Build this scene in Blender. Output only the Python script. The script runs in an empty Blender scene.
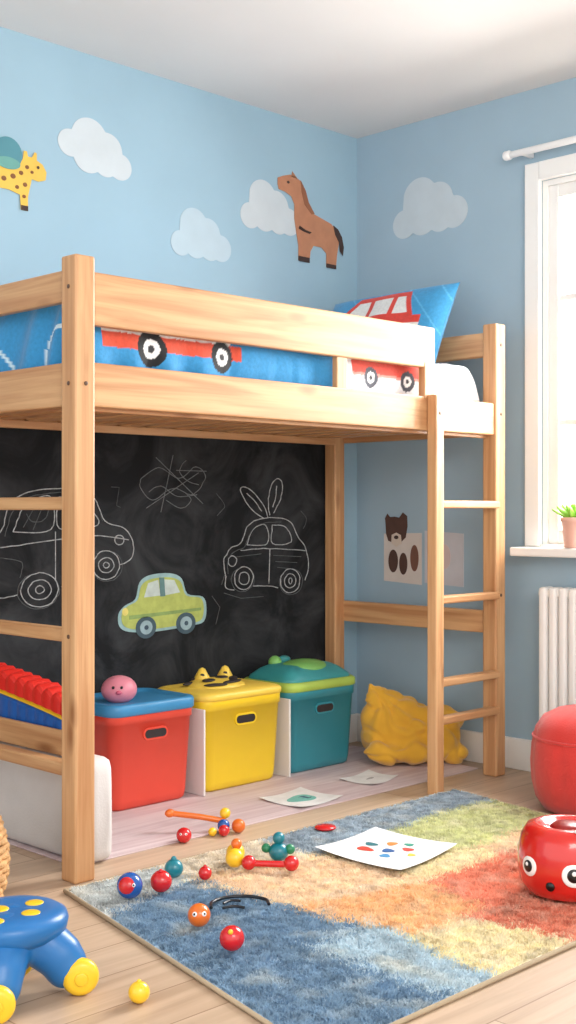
import bpy, bmesh, math, random
from mathutils import Vector, Matrix, Euler, noise
random.seed(7)
S = bpy.context.scene
COL = S.collection
def lin(c):
    r=[]
    for v in c[:3]:
        v=v/255.0
        r.append(v/12.92 if v<=0.04045 else ((v+0.055)/1.055)**2.4)
    return (r[0],r[1],r[2],1.0)
# ------------------------------------------------------------ materials
MC={}
def mat(name,c,rough=0.5,var=0.06,scale=9,bump=0.0,bscale=120,coat=0.0,sheen=0.0):
    if name in MC: return MC[name]
    m=bpy.data.materials.new(name); m.use_nodes=True; nt=m.node_tree
    b=nt.nodes['Principled BSDF']; b.inputs['Roughness'].default_value=rough
    b.inputs['Coat Weight'].default_value=coat; b.inputs['Sheen Weight'].default_value=sheen
    tc=nt.nodes.new('ShaderNodeTexCoord'); n=nt.nodes.new('ShaderNodeTexNoise')
    n.inputs['Scale'].default_value=scale; n.inputs['Detail'].default_value=4
    nt.links.new(tc.outputs['Object'],n.inputs['Vector'])
    r=nt.nodes.new('ShaderNodeValToRGB'); l=lin(c)
    r.color_ramp.elements[0].position=.3; r.color_ramp.elements[1].position=.7
    r.color_ramp.elements[0].color=tuple(x*(1-var) for x in l[:3])+(1,)
    r.color_ramp.elements[1].color=tuple(min(1,x*(1+var)) for x in l[:3])+(1,)
    nt.links.new(n.outputs['Fac'],r.inputs['Fac']); nt.links.new(r.outputs['Color'],b.inputs['Base Color'])
    if bump>0:
        n2=nt.nodes.new('ShaderNodeTexNoise'); n2.inputs['Scale'].default_value=bscale; n2.inputs['Detail'].default_value=3
        nt.links.new(tc.outputs['Object'],n2.inputs['Vector'])
        bp=nt.nodes.new('ShaderNodeBump'); bp.inputs['Strength'].default_value=bump; bp.inputs['Distance'].default_value=.01
        nt.links.new(n2.outputs['Fac'],bp.inputs['Height']); nt.links.new(bp.outputs['Normal'],b.inputs['Normal'])
    MC[name]=m; return m
def wood(name,c1,c2,axis,rough=.45,knots=True,fine=.35):
    m=bpy.data.materials.new(name); m.use_nodes=True; nt=m.node_tree; L=nt.links
    b=nt.nodes['Principled BSDF']; b.inputs['Roughness'].default_value=rough
    tc=nt.nodes.new('ShaderNodeTexCoord'); oi=nt.nodes.new('ShaderNodeObjectInfo')
    ad=nt.nodes.new('ShaderNodeVectorMath'); ad.operation='ADD'
    mu=nt.nodes.new('ShaderNodeMath'); mu.operation='MULTIPLY'; mu.inputs[1].default_value=17
    L.new(oi.outputs['Random'],mu.inputs[0]); L.new(tc.outputs['Object'],ad.inputs[0]); L.new(mu.outputs[0],ad.inputs[1])
    mp=nt.nodes.new('ShaderNodeMapping'); sc=[24,24,24]; sc[axis]=1.5; mp.inputs['Scale'].default_value=sc
    L.new(ad.outputs[0],mp.inputs['Vector'])
    n=nt.nodes.new('ShaderNodeTexNoise'); n.inputs['Scale'].default_value=1.0; n.inputs['Detail'].default_value=6; n.inputs['Distortion'].default_value=1.0
    L.new(mp.outputs[0],n.inputs['Vector'])
    r=nt.nodes.new('ShaderNodeValToRGB'); r.color_ramp.elements[0].position=.34; r.color_ramp.elements[1].position=.62
    r.color_ramp.elements[0].color=lin(c2); r.color_ramp.elements[1].color=lin(c1)
    L.new(n.outputs['Fac'],r.inputs['Fac'])
    mp3=nt.nodes.new('ShaderNodeMapping'); s3=[120,120,120]; s3[axis]=3.5; mp3.inputs['Scale'].default_value=s3
    L.new(ad.outputs[0],mp3.inputs['Vector'])
    n3=nt.nodes.new('ShaderNodeTexNoise'); n3.inputs['Scale'].default_value=1.0; n3.inputs['Detail'].default_value=3; L.new(mp3.outputs[0],n3.inputs['Vector'])
    r3=nt.nodes.new('ShaderNodeValToRGB'); r3.color_ramp.elements[0].position=.32; r3.color_ramp.elements[1].position=.55
    r3.color_ramp.elements[0].color=(.74,.64,.52,1); r3.color_ramp.elements[1].color=(1,1,1,1); L.new(n3.outputs['Fac'],r3.inputs['Fac'])
    m3=nt.nodes.new('ShaderNodeMixRGB'); m3.blend_type='MULTIPLY'; m3.inputs[0].default_value=fine
    L.new(r.outputs['Color'],m3.inputs[1]); L.new(r3.outputs['Color'],m3.inputs[2])
    out=m3.outputs[0]
    if knots:
        mp2=nt.nodes.new('ShaderNodeMapping'); s2=[9,9,9]; s2[axis]=3.0; mp2.inputs['Scale'].default_value=s2
        L.new(ad.outputs[0],mp2.inputs['Vector'])
        v=nt.nodes.new('ShaderNodeTexVoronoi'); v.inputs['Scale'].default_value=1.0
        L.new(mp2.outputs[0],v.inputs['Vector'])
        rr=nt.nodes.new('ShaderNodeValToRGB'); rr.color_ramp.elements[0].position=.05; rr.color_ramp.elements[1].position=.19
        rr.color_ramp.elements[0].color=(.85,.85,.85,1); rr.color_ramp.elements[1].color=(0,0,0,1)
        L.new(v.outputs['Distance'],rr.inputs['Fac'])
        mx=nt.nodes.new('ShaderNodeMixRGB'); mx.inputs[2].default_value=lin((142,90,50))
        L.new(rr.outputs['Color'],mx.inputs[0]); L.new(out,mx.inputs[1]); out=mx.outputs[0]
    L.new(out,b.inputs['Base Color'])
    bp=nt.nodes.new('ShaderNodeBump'); bp.inputs['Strength'].default_value=.08; bp.inputs['Distance'].default_value=.004
    L.new(n.outputs['Fac'],bp.inputs['Height']); L.new(bp.outputs['Normal'],b.inputs['Normal'])
    return m
W1=(212,167,121); W2=(186,134,90)
WX=wood('pine_x',W1,W2,0); WY=wood('pine_y',W1,W2,1); WZ=wood('pine_z',W1,W2,2)
def attrmat(name,rough=.8,bump=0,bscale=150,sheen=0,pile=False):
    m=bpy.data.materials.new(name); m.use_nodes=True; nt=m.node_tree; b=nt.nodes['Principled BSDF']
    b.inputs['Roughness'].default_value=rough; b.inputs['Sheen Weight'].default_value=sheen
    a=nt.nodes.new('ShaderNodeAttribute'); a.attribute_name='Col'
    tc=nt.nodes.new('ShaderNodeTexCoord'); n=nt.nodes.new('ShaderNodeTexNoise'); n.inputs['Scale'].default_value=bscale; n.inputs['Detail'].default_value=4
    nt.links.new(tc.outputs['Object'],n.inputs['Vector'])
    mr=nt.nodes.new('ShaderNodeMapRange'); mr.inputs[1].default_value=.3; mr.inputs[2].default_value=.7; mr.inputs[3].default_value=.9; mr.inputs[4].default_value=1.08
    nt.links.new(n.outputs['Fac'],mr.inputs[0])
    mx=nt.nodes.new('ShaderNodeVectorMath'); mx.operation='SCALE'
    nt.links.new(a.outputs['Color'],mx.inputs[0]); nt.links.new(mr.outputs[0],mx.inputs['Scale'])
    nt.links.new(mx.outputs[0],b.inputs['Base Color'])
    if bump:
        bp=nt.nodes.new('ShaderNodeBump'); bp.inputs['Strength'].default_value=bump; bp.inputs['Distance'].default_value=.005
        nt.links.new(n.outputs['Fac'],bp.inputs['Height']); nt.links.new(bp.outputs['Normal'],b.inputs['Normal'])
    if pile:   # thin wool fibres: reflect and transmit light
        df=nt.nodes.new('ShaderNodeBsdfDiffuse'); tr_=nt.nodes.new('ShaderNodeBsdfTranslucent'); ms=nt.nodes.new('ShaderNodeMixShader'); ms.inputs[0].default_value=.42
        nt.links.new(a.outputs['Color'],df.inputs['Color']); nt.links.new(a.outputs['Color'],tr_.inputs['Color'])
        nt.links.new(df.outputs[0],ms.inputs[1]); nt.links.new(tr_.outputs[0],ms.inputs[2])
        nt.links.new(ms.outputs[0],nt.nodes['Material Output'].inputs['Surface'])
    return m
# ------------------------------------------------------------ geometry helpers
def group(name,loc):
    e=bpy.data.objects.new(name,None); e.location=loc; e.empty_display_size=.1; COL.objects.link(e); return e
def par(o,p):
    if p is not None:
        o.parent=p; o.matrix_parent_inverse=Matrix.Translation(-Vector(p.location))
    return o
def finish(name,bm,m,p=None,smooth=False):
    me=bpy.data.meshes.new(name); bmesh.ops.recalc_face_normals(bm,faces=bm.faces)
    bm.to_mesh(me); bm.free()
    if smooth:
        for f in me.polygons: f.use_smooth=True
    o=bpy.data.objects.new(name,me); COL.objects.link(o)
    for mm in (m if isinstance(m,(list,tuple)) else [m]): me.materials.append(mm)
    return par(o,p)
def boxbm(bm,x0,x1,y0,y1,z0,z1,bev=0):
    r=bmesh.ops.create_cube(bm,size=1)
    for v in r['verts']:
        v.co=Vector((x0+(v.co.x+.5)*(x1-x0),y0+(v.co.y+.5)*(y1-y0),z0+(v.co.z+.5)*(z1-z0)))
    if bev>0:
        es=list({e for v in r['verts'] for e in v.link_edges})
        bmesh.ops.bevel(bm,geom=es,offset=bev,segments=2,affect='EDGES',profile=.5)
def box(name,x0,x1,y0,y1,z0,z1,m,p=None,bev=0.0):
    bm=bmesh.new(); boxbm(bm,min(x0,x1),max(x0,x1),min(y0,y1),max(y0,y1),z0,z1,bev)
    return finish(name,bm,m,p)
def sphere(name,c,r,m,p=None,rot=None,seg=32):
    if not isinstance(r,(tuple,list)): r=(r,r,r)
    bm=bmesh.new(); bmesh.ops.create_uvsphere(bm,u_segments=seg,v_segments=seg//2,radius=1)
    M=Matrix.Translation(Vector(c))@((rot.to_matrix().to_4x4()) if rot is not None else Matrix())@Matrix.Diagonal((r[0],r[1],r[2],1))
    bmesh.ops.transform(bm,matrix=M,verts=bm.verts)
    return finish(name,bm,m,p,True)
def lathe(name,prof,c,m,p=None,seg=48,axis=None,fn=None,smooth=True):
    bm=bmesh.new(); rings=[]
    for (r,z) in prof:
        if r<1e-5: rings.append([bm.verts.new((0,0,z))])
        else:
            ring=[]
            for i in range(seg):
                a=2*math.pi*i/seg; rr=r*(fn(a,z) if fn else 1)
                ring.append(bm.verts.new((rr*math.cos(a),rr*math.sin(a),z)))
            rings.append(ring)
    for a,b in zip(rings[:-1],rings[1:]):
        for i in range(seg):
            j=(i+1)%seg
            if len(a)==1 and len(b)==1: continue
            if len(a)==1: bm.faces.new((a[0],b[i],b[j]))
            elif len(b)==1: bm.faces.new((a[i],a[j],b[0]))
            else: bm.faces.new((a[i],a[j],b[j],b[i]))
    M=Matrix.Translation(Vector(c))
    if axis is not None: M=M@Vector((0,0,1)).rotation_difference(Vector(axis).normalized()).to_matrix().to_4x4()
    bmesh.ops.transform(bm,matrix=M,verts=bm.verts)
    return finish(name,bm,m,p,smooth)
def rcyl(name,c,r,h,m,p=None,axis=(0,0,1),bev=.003,seg=40):
    h2=h/2
    prof=[(0,-h2),(r-bev,-h2),(r-bev*.3,-h2+bev*.3),(r,-h2+bev),(r,h2-bev),(r-bev*.3,h2-bev*.3),(r-bev,h2),(0,h2)]
    return lathe(name,prof,c,m,p,seg,axis)
def tube(name,pts,r,m,p=None,cyclic=False,smooth=True):
    cu=bpy.data.curves.new(name,'CURVE'); cu.dimensions='3D'; cu.bevel_depth=r; cu.bevel_resolution=3; cu.use_fill_caps=True
    sp=cu.splines.new('POLY'); sp.points.add(len(pts)-1)
    for q,a in zip(sp.points,pts): q.co=(a[0],a[1],a[2],1)
    sp.use_cyclic_u=cyclic
    o=bpy.data.objects.new(name,cu)
    me=bpy.data.meshes.new_from_object(o); bpy.data.objects.remove(o); 
    me.materials.clear(); me.materials.append(m); me.name=name
    for f in me.polygons: f.use_smooth=True
    o=bpy.data.objects.new(name,me); COL.objects.link(o); return par(o,p)
def rrect(hx,hy,r,n=6):
    r=min(r,hx,hy); pts=[]
    for cx,cy,a0 in ((hx-r,hy-r,0),(-hx+r,hy-r,90),(-hx+r,-hy+r,180),(hx-r,-hy+r,270)):
        for i in range(n+1):
            a=math.radians(a0+90*i/n); pts.append((cx+r*math.cos(a),cy+r*math.sin(a)))
    return pts
def loft(name,c,hx,hy,rings,cr,m,p=None,cap0=True,cap1=True,fn=None,n=6,allsmooth=False):
    """rings: (z, inset)"""
    bm=bmesh.new(); R=[]
    for z,ins in rings:
        ring=[]
        for (x,y) in rrect(hx-ins,hy-ins,max(.002,cr-ins*.5),n):
            q=Vector((c[0]+x,c[1]+y,z))
            if fn: q=fn(q)
            ring.append(bm.verts.new(q))
        R.append(ring)
    n=len(R[0])
    for a,b in zip(R[:-1],R[1:]):
        for i in range(n):
            j=(i+1)%n; bm.faces.new((a[i],a[j],b[j],b[i]))
    if cap0: bm.faces.new(R[0][::-1])
    if cap1: bm.faces.new(R[-1])
    o=finish(name,bm,m,p,False)
    for f in o.data.polygons:
        f.use_smooth=len(f.vertices)==4
    return o
def flat(name,pts,thick,normal,m,p=None):
    """thin cut-out: closed outline of 3D points, front face moved along normal"""
    bm=bmesh.new(); N=Vector(normal)
    vs=[bm.verts.new(Vector(q)) for q in pts]
    es=[bm.edges.new((vs[i],vs[(i+1)%len(vs)])) for i in range(len(vs))]
    bmesh.ops.triangle_fill(bm,use_beauty=True,edges=es)
    g=bmesh.ops.extrude_face_region(bm,geom=list(bm.faces))
    for v in g['geom']:
        if isinstance(v,bmesh.types.BMVert): v.co+=N*thick
    return finish(name,bm,m,p)
def grid(name,nu,nv,pf,cf,m,p=None,close=False,smooth=True):
    verts=[];cols=[]
    for j in range(nv+1):
        for i in range(nu+1):
            q=pf(i/nu,j/nv); verts.append(q); cols.extend(lin(cf(i/nu,j/nv,q)))
    faces=[(j*(nu+1)+i,j*(nu+1)+i+1,(j+1)*(nu+1)+i+1,(j+1)*(nu+1)+i) for j in range(nv) for i in range(nu)]
    me=bpy.data.meshes.new(name); me.from_pydata([tuple(v) for v in verts],[],faces)
    ca=me.color_attributes.new('Col','FLOAT_COLOR','POINT'); ca.data.foreach_set('color',cols)
    me.materials.append(m)
    if smooth:
        for f in me.polygons: f.use_smooth=True
    o=bpy.data.objects.new(name,me); COL.objects.link(o); return par(o,p)
def blob(name,parts,m,p=None,voxel=.008,disp=.006,dscale=.08,smooth=6,crease=None):
    bm=bmesh.new()
    for c,r,rot in parts:
        g=bmesh.ops.create_icosphere(bm,subdivisions=4,radius=1)
        M=Matrix.Translation(Vector(c))@Euler([math.radians(a) for a in rot]).to_matrix().to_4x4()@Matrix.Diagonal((r[0],r[1],r[2],1))
        bmesh.ops.transform(bm,matrix=M,verts=g['verts'])
    o=finish(name,bm,m,p,True)
    a=o.modifiers.new('remesh','REMESH'); a.mode='VOXEL'; a.voxel_size=voxel; a.use_smooth_shade=True
    s=o.modifiers.new('smooth','SMOOTH'); s.iterations=smooth; s.factor=.6
    if crease:
        dg=bpy.context.evaluated_depsgraph_get(); dg.update()
        me=bpy.data.meshes.new_from_object(o.evaluated_get(dg))
        o.modifiers.clear(); o.data=me
        nr=[v.normal.copy() for v in me.vertices]
        for v,nn_ in zip(me.vertices,nr): v.co+=nn_*crease(v.co)
        for v in me.vertices: v.co.z=max(v.co.z,.006)
        for f in me.polygons: f.use_smooth=True
        s=o.modifiers.new('smooth','SMOOTH'); s.iterations=2; s.factor=.5
    return o
def ell(cx,cy,rx,ry,n=28,a0=0,a1=360):
    return [(cx+rx*math.cos(math.radians(a0+(a1-a0)*i/n)),cy+ry*math.sin(math.radians(a0+(a1-a0)*i/n))) for i in range(n if a1-a0==360 else n+1)]
# ------------------------------------------------------------ room shell
H=2.61
wallm=mat('wall_blue_paint',(156,187,204),.85,.03,3,.05,300)
ceilm=mat('ceiling_paint',(230,227,224),.9,.02,2)
white=mat('white_paint',(238,238,236),.45,.02,4)
box('wall_back',-5.3,0.1,0,.1,0,H,wallm)
bm=bmesh.new()
OY0,OY1,OZ0,OZ1=-1.85,-.945,.86,2.25
boxbm(bm,0,.14,-5,OY0,0,H); boxbm(bm,0,.14,OY1,0,0,H); boxbm(bm,0,.14,OY0,OY1,0,OZ0); boxbm(bm,0,.14,OY0,OY1,OZ1,H)
finish('wall_right',bm,mat('wall_blue_paint_side',(160,185,201),.85,.03,3,.05,300))
box('ceiling',-5.3,.14,-5,.1,H,H+.1,ceilm)
# floor
fm=bpy.data.materials.new('oak_planks'); fm.use_nodes=True; nt=fm.node_tree; L=nt.links; b=nt.nodes['Principled BSDF']
b.inputs['Roughness'].default_value=.42
tc=nt.nodes.new('ShaderNodeTexCoord'); br=nt.nodes.new('ShaderNodeTexBrick')
br.inputs['Scale'].default_value=1; br.inputs['Brick Width'].default_value=1.35; br.inputs['Row Height'].default_value=.145; br.inputs['Mortar Size'].default_value=.0018
br.inputs['Color1'].default_value=lin((206,182,158)); br.inputs['Color2'].default_value=lin((190,162,136)); br.inputs['Mortar'].default_value=lin((150,122,98))
L.new(tc.outputs['Object'],br.inputs['Vector'])
mp=nt.nodes.new('ShaderNodeMapping'); mp.inputs['Scale'].default_value=(1.6,22,1); L.new(tc.outputs['Object'],mp.inputs['Vector'])
n=nt.nodes.new('ShaderNodeTexNoise'); n.inputs['Scale'].default_value=1.5; n.inputs['Detail'].default_value=7; n.inputs['Distortion'].default_value=.7; L.new(mp.outputs[0],n.inputs['Vector'])
r=nt.nodes.new('ShaderNodeValToRGB'); r.color_ramp.elements[0].position=.3; r.color_ramp.elements[1].position=.65
r.color_ramp.elements[0].color=(.72,.68,.64,1); r.color_ramp.elements[1].color=(1,1,1,1); L.new(n.outputs['Fac'],r.inputs['Fac'])
mx=nt.nodes.new('ShaderNodeMixRGB'); mx.blend_type='MULTIPLY'; mx.inputs[0].default_value=.75
L.new(br.outputs['Color'],mx.inputs[1]); L.new(r.outputs['Color'],mx.inputs[2]); L.new(mx.outputs[0],b.inputs['Base Color'])
box('floor',-5.3,.14,-5,.1,-.1,0,fm)
box('baseboard_back',-5.3,-.018,-.018,0,0,.12,white,None,.004)
box('baseboard_right',-.018,0,-5,0,0,.12,white,None,.004)
# window
w=group('window_1',(0,-1.39,1.5))
box('casing_side_a',-.025,-.0005,OY1,OY1+.065,OZ0+.001,OZ1+.07,white,w,.004)
box('casing_side_b',-.025,-.0005,OY0-.065,OY0,OZ0+.001,OZ1+.07,white,w,.004)
box('casing_top',-.028,-.0005,OY0,OY1,OZ1,OZ1+.07,white,w,.004)
box('sill_nose',-.11,-.0005,OY0-.08,OY1+.075,OZ0-.034,OZ0,white,w,.006)
box('sill_inner',-.02,.13,OY0+.001,OY1-.001,OZ0+.0005,OZ0+.010,white,w)
box('jamb_a',-.0,.13,OY1-.022,OY1-.001,OZ0+.01,OZ1-.001,white,w)
box('jamb_b',-.0,.13,OY0+.001,OY0+.022,OZ0+.01,OZ1-.001,white,w)
box('head_jamb',-.0,.13,OY0+.022,OY1-.022,OZ1-.022,OZ1-.001,white,w)
mid=(OY0+OY1)/2
for k,(a,b_) in enumerate(((OY0+.022,mid),(mid,OY1-.022))):
    box('sash_stile_%da'%k,.01,.05,a,a+.042,OZ0+.01,OZ1-.022,white,w,.003)
    box('sash_stile_%db'%k,.01,.05,b_-.042,b_,OZ0+.01,OZ1-.022,white,w,.003)
    box('sash_bottom_%d'%k,.012,.048,a+.04,b_-.04,OZ0+.01,OZ0+.065,white,w,.003)
    box('sash_top_%d'%k,.012,.048,a+.04,b_-.04,OZ1-.07,OZ1-.022,white,w,.003)
    for zz in (1.33,1.80):
        box('muntin_h_%d_%d'%(k,int(zz*100)),.018,.042,a+.04,b_-.04,zz-.011,zz+.011,white,w,.002)
    box('muntin_v_%d'%k,.019,.041,(a+b_)/2-.01,(a+b_)/2+.01,OZ0+.06,OZ1-.065,white,w,.002)
# curtain rod
cr=group('curtain_rod',(-.07,-1.4,2.355))
rodm=mat('rod_white',(238,238,238),.3,.01)
rcyl('rod',(-.07,-1.45,2.355),.013,1.22,rodm,cr,(0,1,0))
rcyl('finial_a',(-.07,-.835,2.355),.018,.03,rodm,cr,(0,1,0),.006)
rcyl('finial_b',(-.07,-2.06,2.355),.018,.03,rodm,cr,(0,1,0),.006)
for y in (-.90,-2.0): box('bracket',-.07,-.0005,y-.008,y+.008,2.345,2.365,rodm,cr,.002)
# radiator
rad=group('radiator',(-.07,-1.5,.42))
y=-1.0; i=0
while y>-1.95:
    box('column_%d'%i,-.115,-.045,y-.036,y,.16,.715,white,rad,.012); y-=.042; i+=1
box('top_header',-.105,-.055,-1.97,-.995,.68,.705,white,rad,.006)
box('bottom_header',-.105,-.055,-1.97,-.995,.18,.205,white,rad,.006)
box('wall_bracket',-.05,-.0005,-1.3,-1.26,.3,.5,white,rad)
box('wall_bracket_b',-.05,-.0005,-1.75,-1.71,.3,.5,white,rad)
tube('pipe',[(-.08,-1.02,.17),(-.08,-1.02,.002)],.009,white,rad)
# potted plant on the sill
pp=group('potted_succulent',(-.055,-1.125,OZ0))
lathe('pot',[(0,0),(.036,0),(.04,.004),(.05,.095),(.055,.097),(.055,.112),(.047,.112),(.045,.09),(0,.088)],(-.058,-1.125,OZ0+.001),mat('pink_clay',(230,184,168),.6),pp)
leafm=mat('succulent_green',(144,200,72),.5,.2,30)
bm=bmesh.new()
for k in range(30):
    a=k*2.4; t=k/30; el=math.radians(22+58*(1-t)); ln=.055+.03*t
    d=Vector((math.cos(a)*math.cos(el),math.sin(a)*math.cos(el),math.sin(el)))
    g=bmesh.ops.create_icosphere(bm,subdivisions=2,radius=1)
    M=Matrix.Translation(Vector((-.058,-1.125,OZ0+.098))+d*ln*.6)@Vector((0,0,1)).rotation_difference(d).to_matrix().to_4x4()@Matrix.Diagonal((.013,.005,ln*.6,1))
    bmesh.ops.transform(bm,matrix=M,verts=g['verts'])
finish('leaves',bm,leafm,pp,True)
# ------------------------------------------------------------ wall decals
def backmap(src,dst):
    (u0,u1,v0,v1)=src;(x0,x1,z0,z1)=dst
    return lambda q,off=.0: (x0+(q[0]-u0)/(u1-u0)*(x1-x0), -off, z0+(q[1]-v0)/(v1-v0)*(z1-z0))
def cloud_pts(circs,n=90):
    x0=min(c[0]-c[2] for c in circs); x1=max(c[0]+c[2] for c in circs); top=[];bot=[]
    for i in range(n+1):
        x=x0+(x1-x0)*(0.5-0.5*math.cos(math.pi*i/n)); ys=[];yb=[]
        for c in circs:
            if abs(x-c[0])<=c[2]+1e-6:
                h=math.sqrt(max(0,c[2]**2-(x-c[0])**2)); ys.append(c[1]+h); yb.append(c[1]-h)
        top.append((x,max(ys))); bot.append((x,max(min(yb),0)))
    P=top+bot[::-1][1:-1]; ym=max(p[1] for p in P)
    return [((p[0]-x0)/(x1-x0),p[1]/ym) for p in P]
CLA=cloud_pts([(.24,.46,.24),(.62,.62,.36),(.98,.50,.30),(1.24,.24,.24),(.60,.30,.30),(.95,.25,.25)])
CLB=cloud_pts([(.24,.24,.24),(.55,.62,.34),(.90,.52,.30),(1.22,.28,.26),(.60,.28,.28),(.95,.25,.25)])
cm=mat('cloud_decal',(202,211,216),.8,.03,12)
cm2=mat('cloud_decal_pale',(182,202,213),.8,.03,12)
def cloud(x0,x1,z0,z1,m,CL,right=False,flip=False):
    pts=[]
    for (u,v) in CL:
        uu=1-u if flip else u
        a=x0+uu*(x1-x0); z=z0+v*(z1-z0)
        pts.append((-.0005,a,z) if right else (a,-.0005,z))
    flat('cloud_decal',pts,.0015,(-1,0,0) if right else (0,-1,0),m)
cloud(-1.55,-1.23,2.19,2.385,cm,CLA)
cloud(-1.045,-.74,1.96,2.15,cm2,CLB)
cloud(-.69,-.36,2.12,2.325,cm,CLB)
cloud(-.205,-.595,2.135,2.375,mat('cloud_decal_side',(194,206,213),.8,.03,12),CLB,True)
def decal(name,src,dst,parts):
    e=group(name,((dst[0]+dst[1])/2,0,(dst[2]+dst[3])/2)); f=backmap(src,dst)
    for k,(nm,pts,m,off) in enumerate(parts):
        flat(nm,[f(q,off) for q in pts],.0012,(0,-1,0),m,e)
    return e
brown=mat('decal_brown',(186,128,96),.8,.08,20); dkb=mat('decal_dark',(64,46,42),.8); yel=mat('decal_yellow',(230,188,84),.8,.06); tealm=mat('decal_teal',(82,138,150),.8)
decal('horse_decal',(277,341,265,180),(-.486,-.102,2.02,2.375),[
 ('body',[(277,192),(277,186),(282,183),(289,180),(294,181),(300,184),(304,192),(307,203),(312,213),(321,216),(330,219),(337,226),(338,237),(336,250),(335,263),(325,264),(325,250),(320,245),(312,245),(309,251),(308,262),(297,262),(297,248),(295,236),(293,222),(293,208),(290,201),(284,198),(278,197)],brown,.003),
 ('mane',[(299,183),(304,192),(307,203),(313,213),(310,214),(303,206),(300,194)],mat('decal_mane',(150,96,68),.8),.0045),
 ('tail',[(332,220),(337,223),(341,230),(343,240),(342,249),(339,245),(338,236),(334,229)],dkb,.0045),
 ('hoof_a',[(297,258),(308,258),(308,263),(297,263)],dkb,.0045),('hoof_b',[(325,260),(335,260),(335,264),(325,264)],dkb,.0045),
 ('eye',ell(287,188,1.3,1.3,10),dkb,.0045),('ear',[(290,182),(291,176),(296,182)],brown,.003),
 ('chest_mark',[(298,228),(304,231),(310,232),(308,234),(302,233),(297,231)],dkb,.0045)])
gp=[('body',[(-22,172),(-10,168),(8,166),(18,167),(22,158),(23,150),(26,150),(27,155),(31,155),(34,149),(36,150),(36,157),(42,160),(46,167),(45,175),(38,178),(31,177),(29,186),(27,196),(27,210),(20,210),(19,195),(8,192),(-6,192),(-8,210),(-15,210),(-16,192),(-22,186)],yel,.003),
 ('balloon',ell(7,156,14,16),tealm,.0045),('balloon_band',ell(7,166,12,6),mat('decal_teal_light',(104,160,152),.8),.006)]
for k,(a,c,rr) in enumerate(((12,178,2.6),(20,173,2.2),(26,166,2),(24,184,2.2),(3,182,2.5),(-8,180,2.6),(31,170,1.6),(16,188,2),(23,196,1.8),(-12,190,2))):
    gp.append(('spot_%d'%k,ell(a,c,rr,rr,10),mat('decal_spot',(130,84,50),.8),.0045))
gp+= [('eye',ell(37,164,1.3,1.6,10),dkb,.006),('hoof_a',[(20,205),(27,205),(27,210),(20,210)],dkb,.0045),('hoof_b',[(-15,205),(-8,205),(-8,210),(-15,210)],dkb,.0045)]
decal('giraffe_decal',(0,45,210,140),(-1.779,-1.602,2.012,2.248),gp)
# animal drawing on the side wall under the bed: dark brown dog
ps=group('animal_poster',(0,-.27,.83))
def sw(name,pts,off,m,p,t=.0012): return flat(name,[(-off,a,z) for a,z in pts],t,(-1,0,0),m,p)
sw('sheet',[(-.155,.70),(-.155,.90),(-.36,.905),(-.36,.69)],.0005,mat('paper_cream',(214,206,200),.8),ps)
dogm=mat('dog_brown',(84,60,52),.8,.1,30)
sw('dog_head',[(-.162,.965),(-.175,.985),(-.19,.97),(-.215,.972),(-.24,.968),(-.26,.99),(-.283,.975),(-.285,.93),(-.275,.885),(-.25,.865),(-.21,.86),(-.18,.87),(-.168,.90),(-.165,.94)],.002,dogm,ps)
sw('dog_muzzle',[(-.20,.895),(-.225,.905),(-.25,.895),(-.255,.86),(-.225,.845),(-.198,.86)],.0035,mat('decal_tan',(214,200,186),.8),ps)
sw('dog_nose',ell(-.226,.885,.012,.008,12),.005,dkb,ps)
sw('leg_a',ell(-.207,.785,.026,.048),.002,dogm,ps)
sw('leg_b',ell(-.262,.775,.022,.046),.002,dogm,ps)
sw('back',ell(-.322,.80,.022,.055),.002,mat('decal_rust',(118,82,68),.8),ps)
p2=group('crayon_drawing',(0,-.48,.8))
sw('sheet',[(-.375,.915),(-.375,.70),(-.575,.69),(-.575,.905)],.0005,mat('paper_grey',(200,200,206),.8),p2)
sw('pink_shape',ell(-.48,.81,.03,.05),.002,mat('crayon_pink',(212,192,190),.8),p2)
# ------------------------------------------------------------ chalkboard
cb=group('chalkboard',(-1.4,-.01,.66))
bmn=bpy.data.materials.new('chalkboard_slate'); bmn.use_nodes=True; nt=bmn.node_tree; L=nt.links; b=nt.nodes['Principled BSDF']; b.inputs['Roughness'].default_value=.9; b.inputs['Specular IOR Level'].default_value=.25
tc=nt.nodes.new('ShaderNodeTexCoord'); n=nt.nodes.new('ShaderNodeTexNoise'); n.inputs['Scale'].default_value=3.2; n.inputs['Detail'].default_value=9; n.inputs['Roughness'].default_value=.62; n.inputs['Distortion'].default_value=1.4
L.new(tc.outputs['Object'],n.inputs['Vector']); r=nt.nodes.new('ShaderNodeValToRGB'); r.color_ramp.elements[0].position=.42; r.color_ramp.elements[1].position=.82
r.color_ramp.elements[0].color=lin((26,28,31)); r.color_ramp.elements[1].color=lin((70,73,76)); L.new(n.outputs['Fac'],r.inputs['Fac']); L.new(r.outputs['Color'],b.inputs['Base Color'])
box('board',-3.0,-.20,-.012,-.0005,.125,1.285,bmn,cb,.002)
chalk=mat('chalk_white',(166,170,172),.95,.4,70)
chalkf=mat('chalk_faint',(86,90,92),.95,.3,60)
def sm(pts,closed=False,k=6):
    out=[];n=len(pts)
    rng=range(n if closed else n-1)
    for i in rng:
        g=lambda j: Vector(pts[j%n]) if closed else Vector(pts[max(0,min(n-1,j))])
        a,b_,c,d=g(i-1),g(i),g(i+1),g(i+2)
        for t in range(k):
            t/=k; out.append(tuple(.5*((2*b_)+(c-a)*t+(2*a-5*b_+4*c-d)*t*t+(3*b_-a-3*c+d)*t**3)))
    if not closed: out.append(tuple(pts[-1]))
    return out
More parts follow.
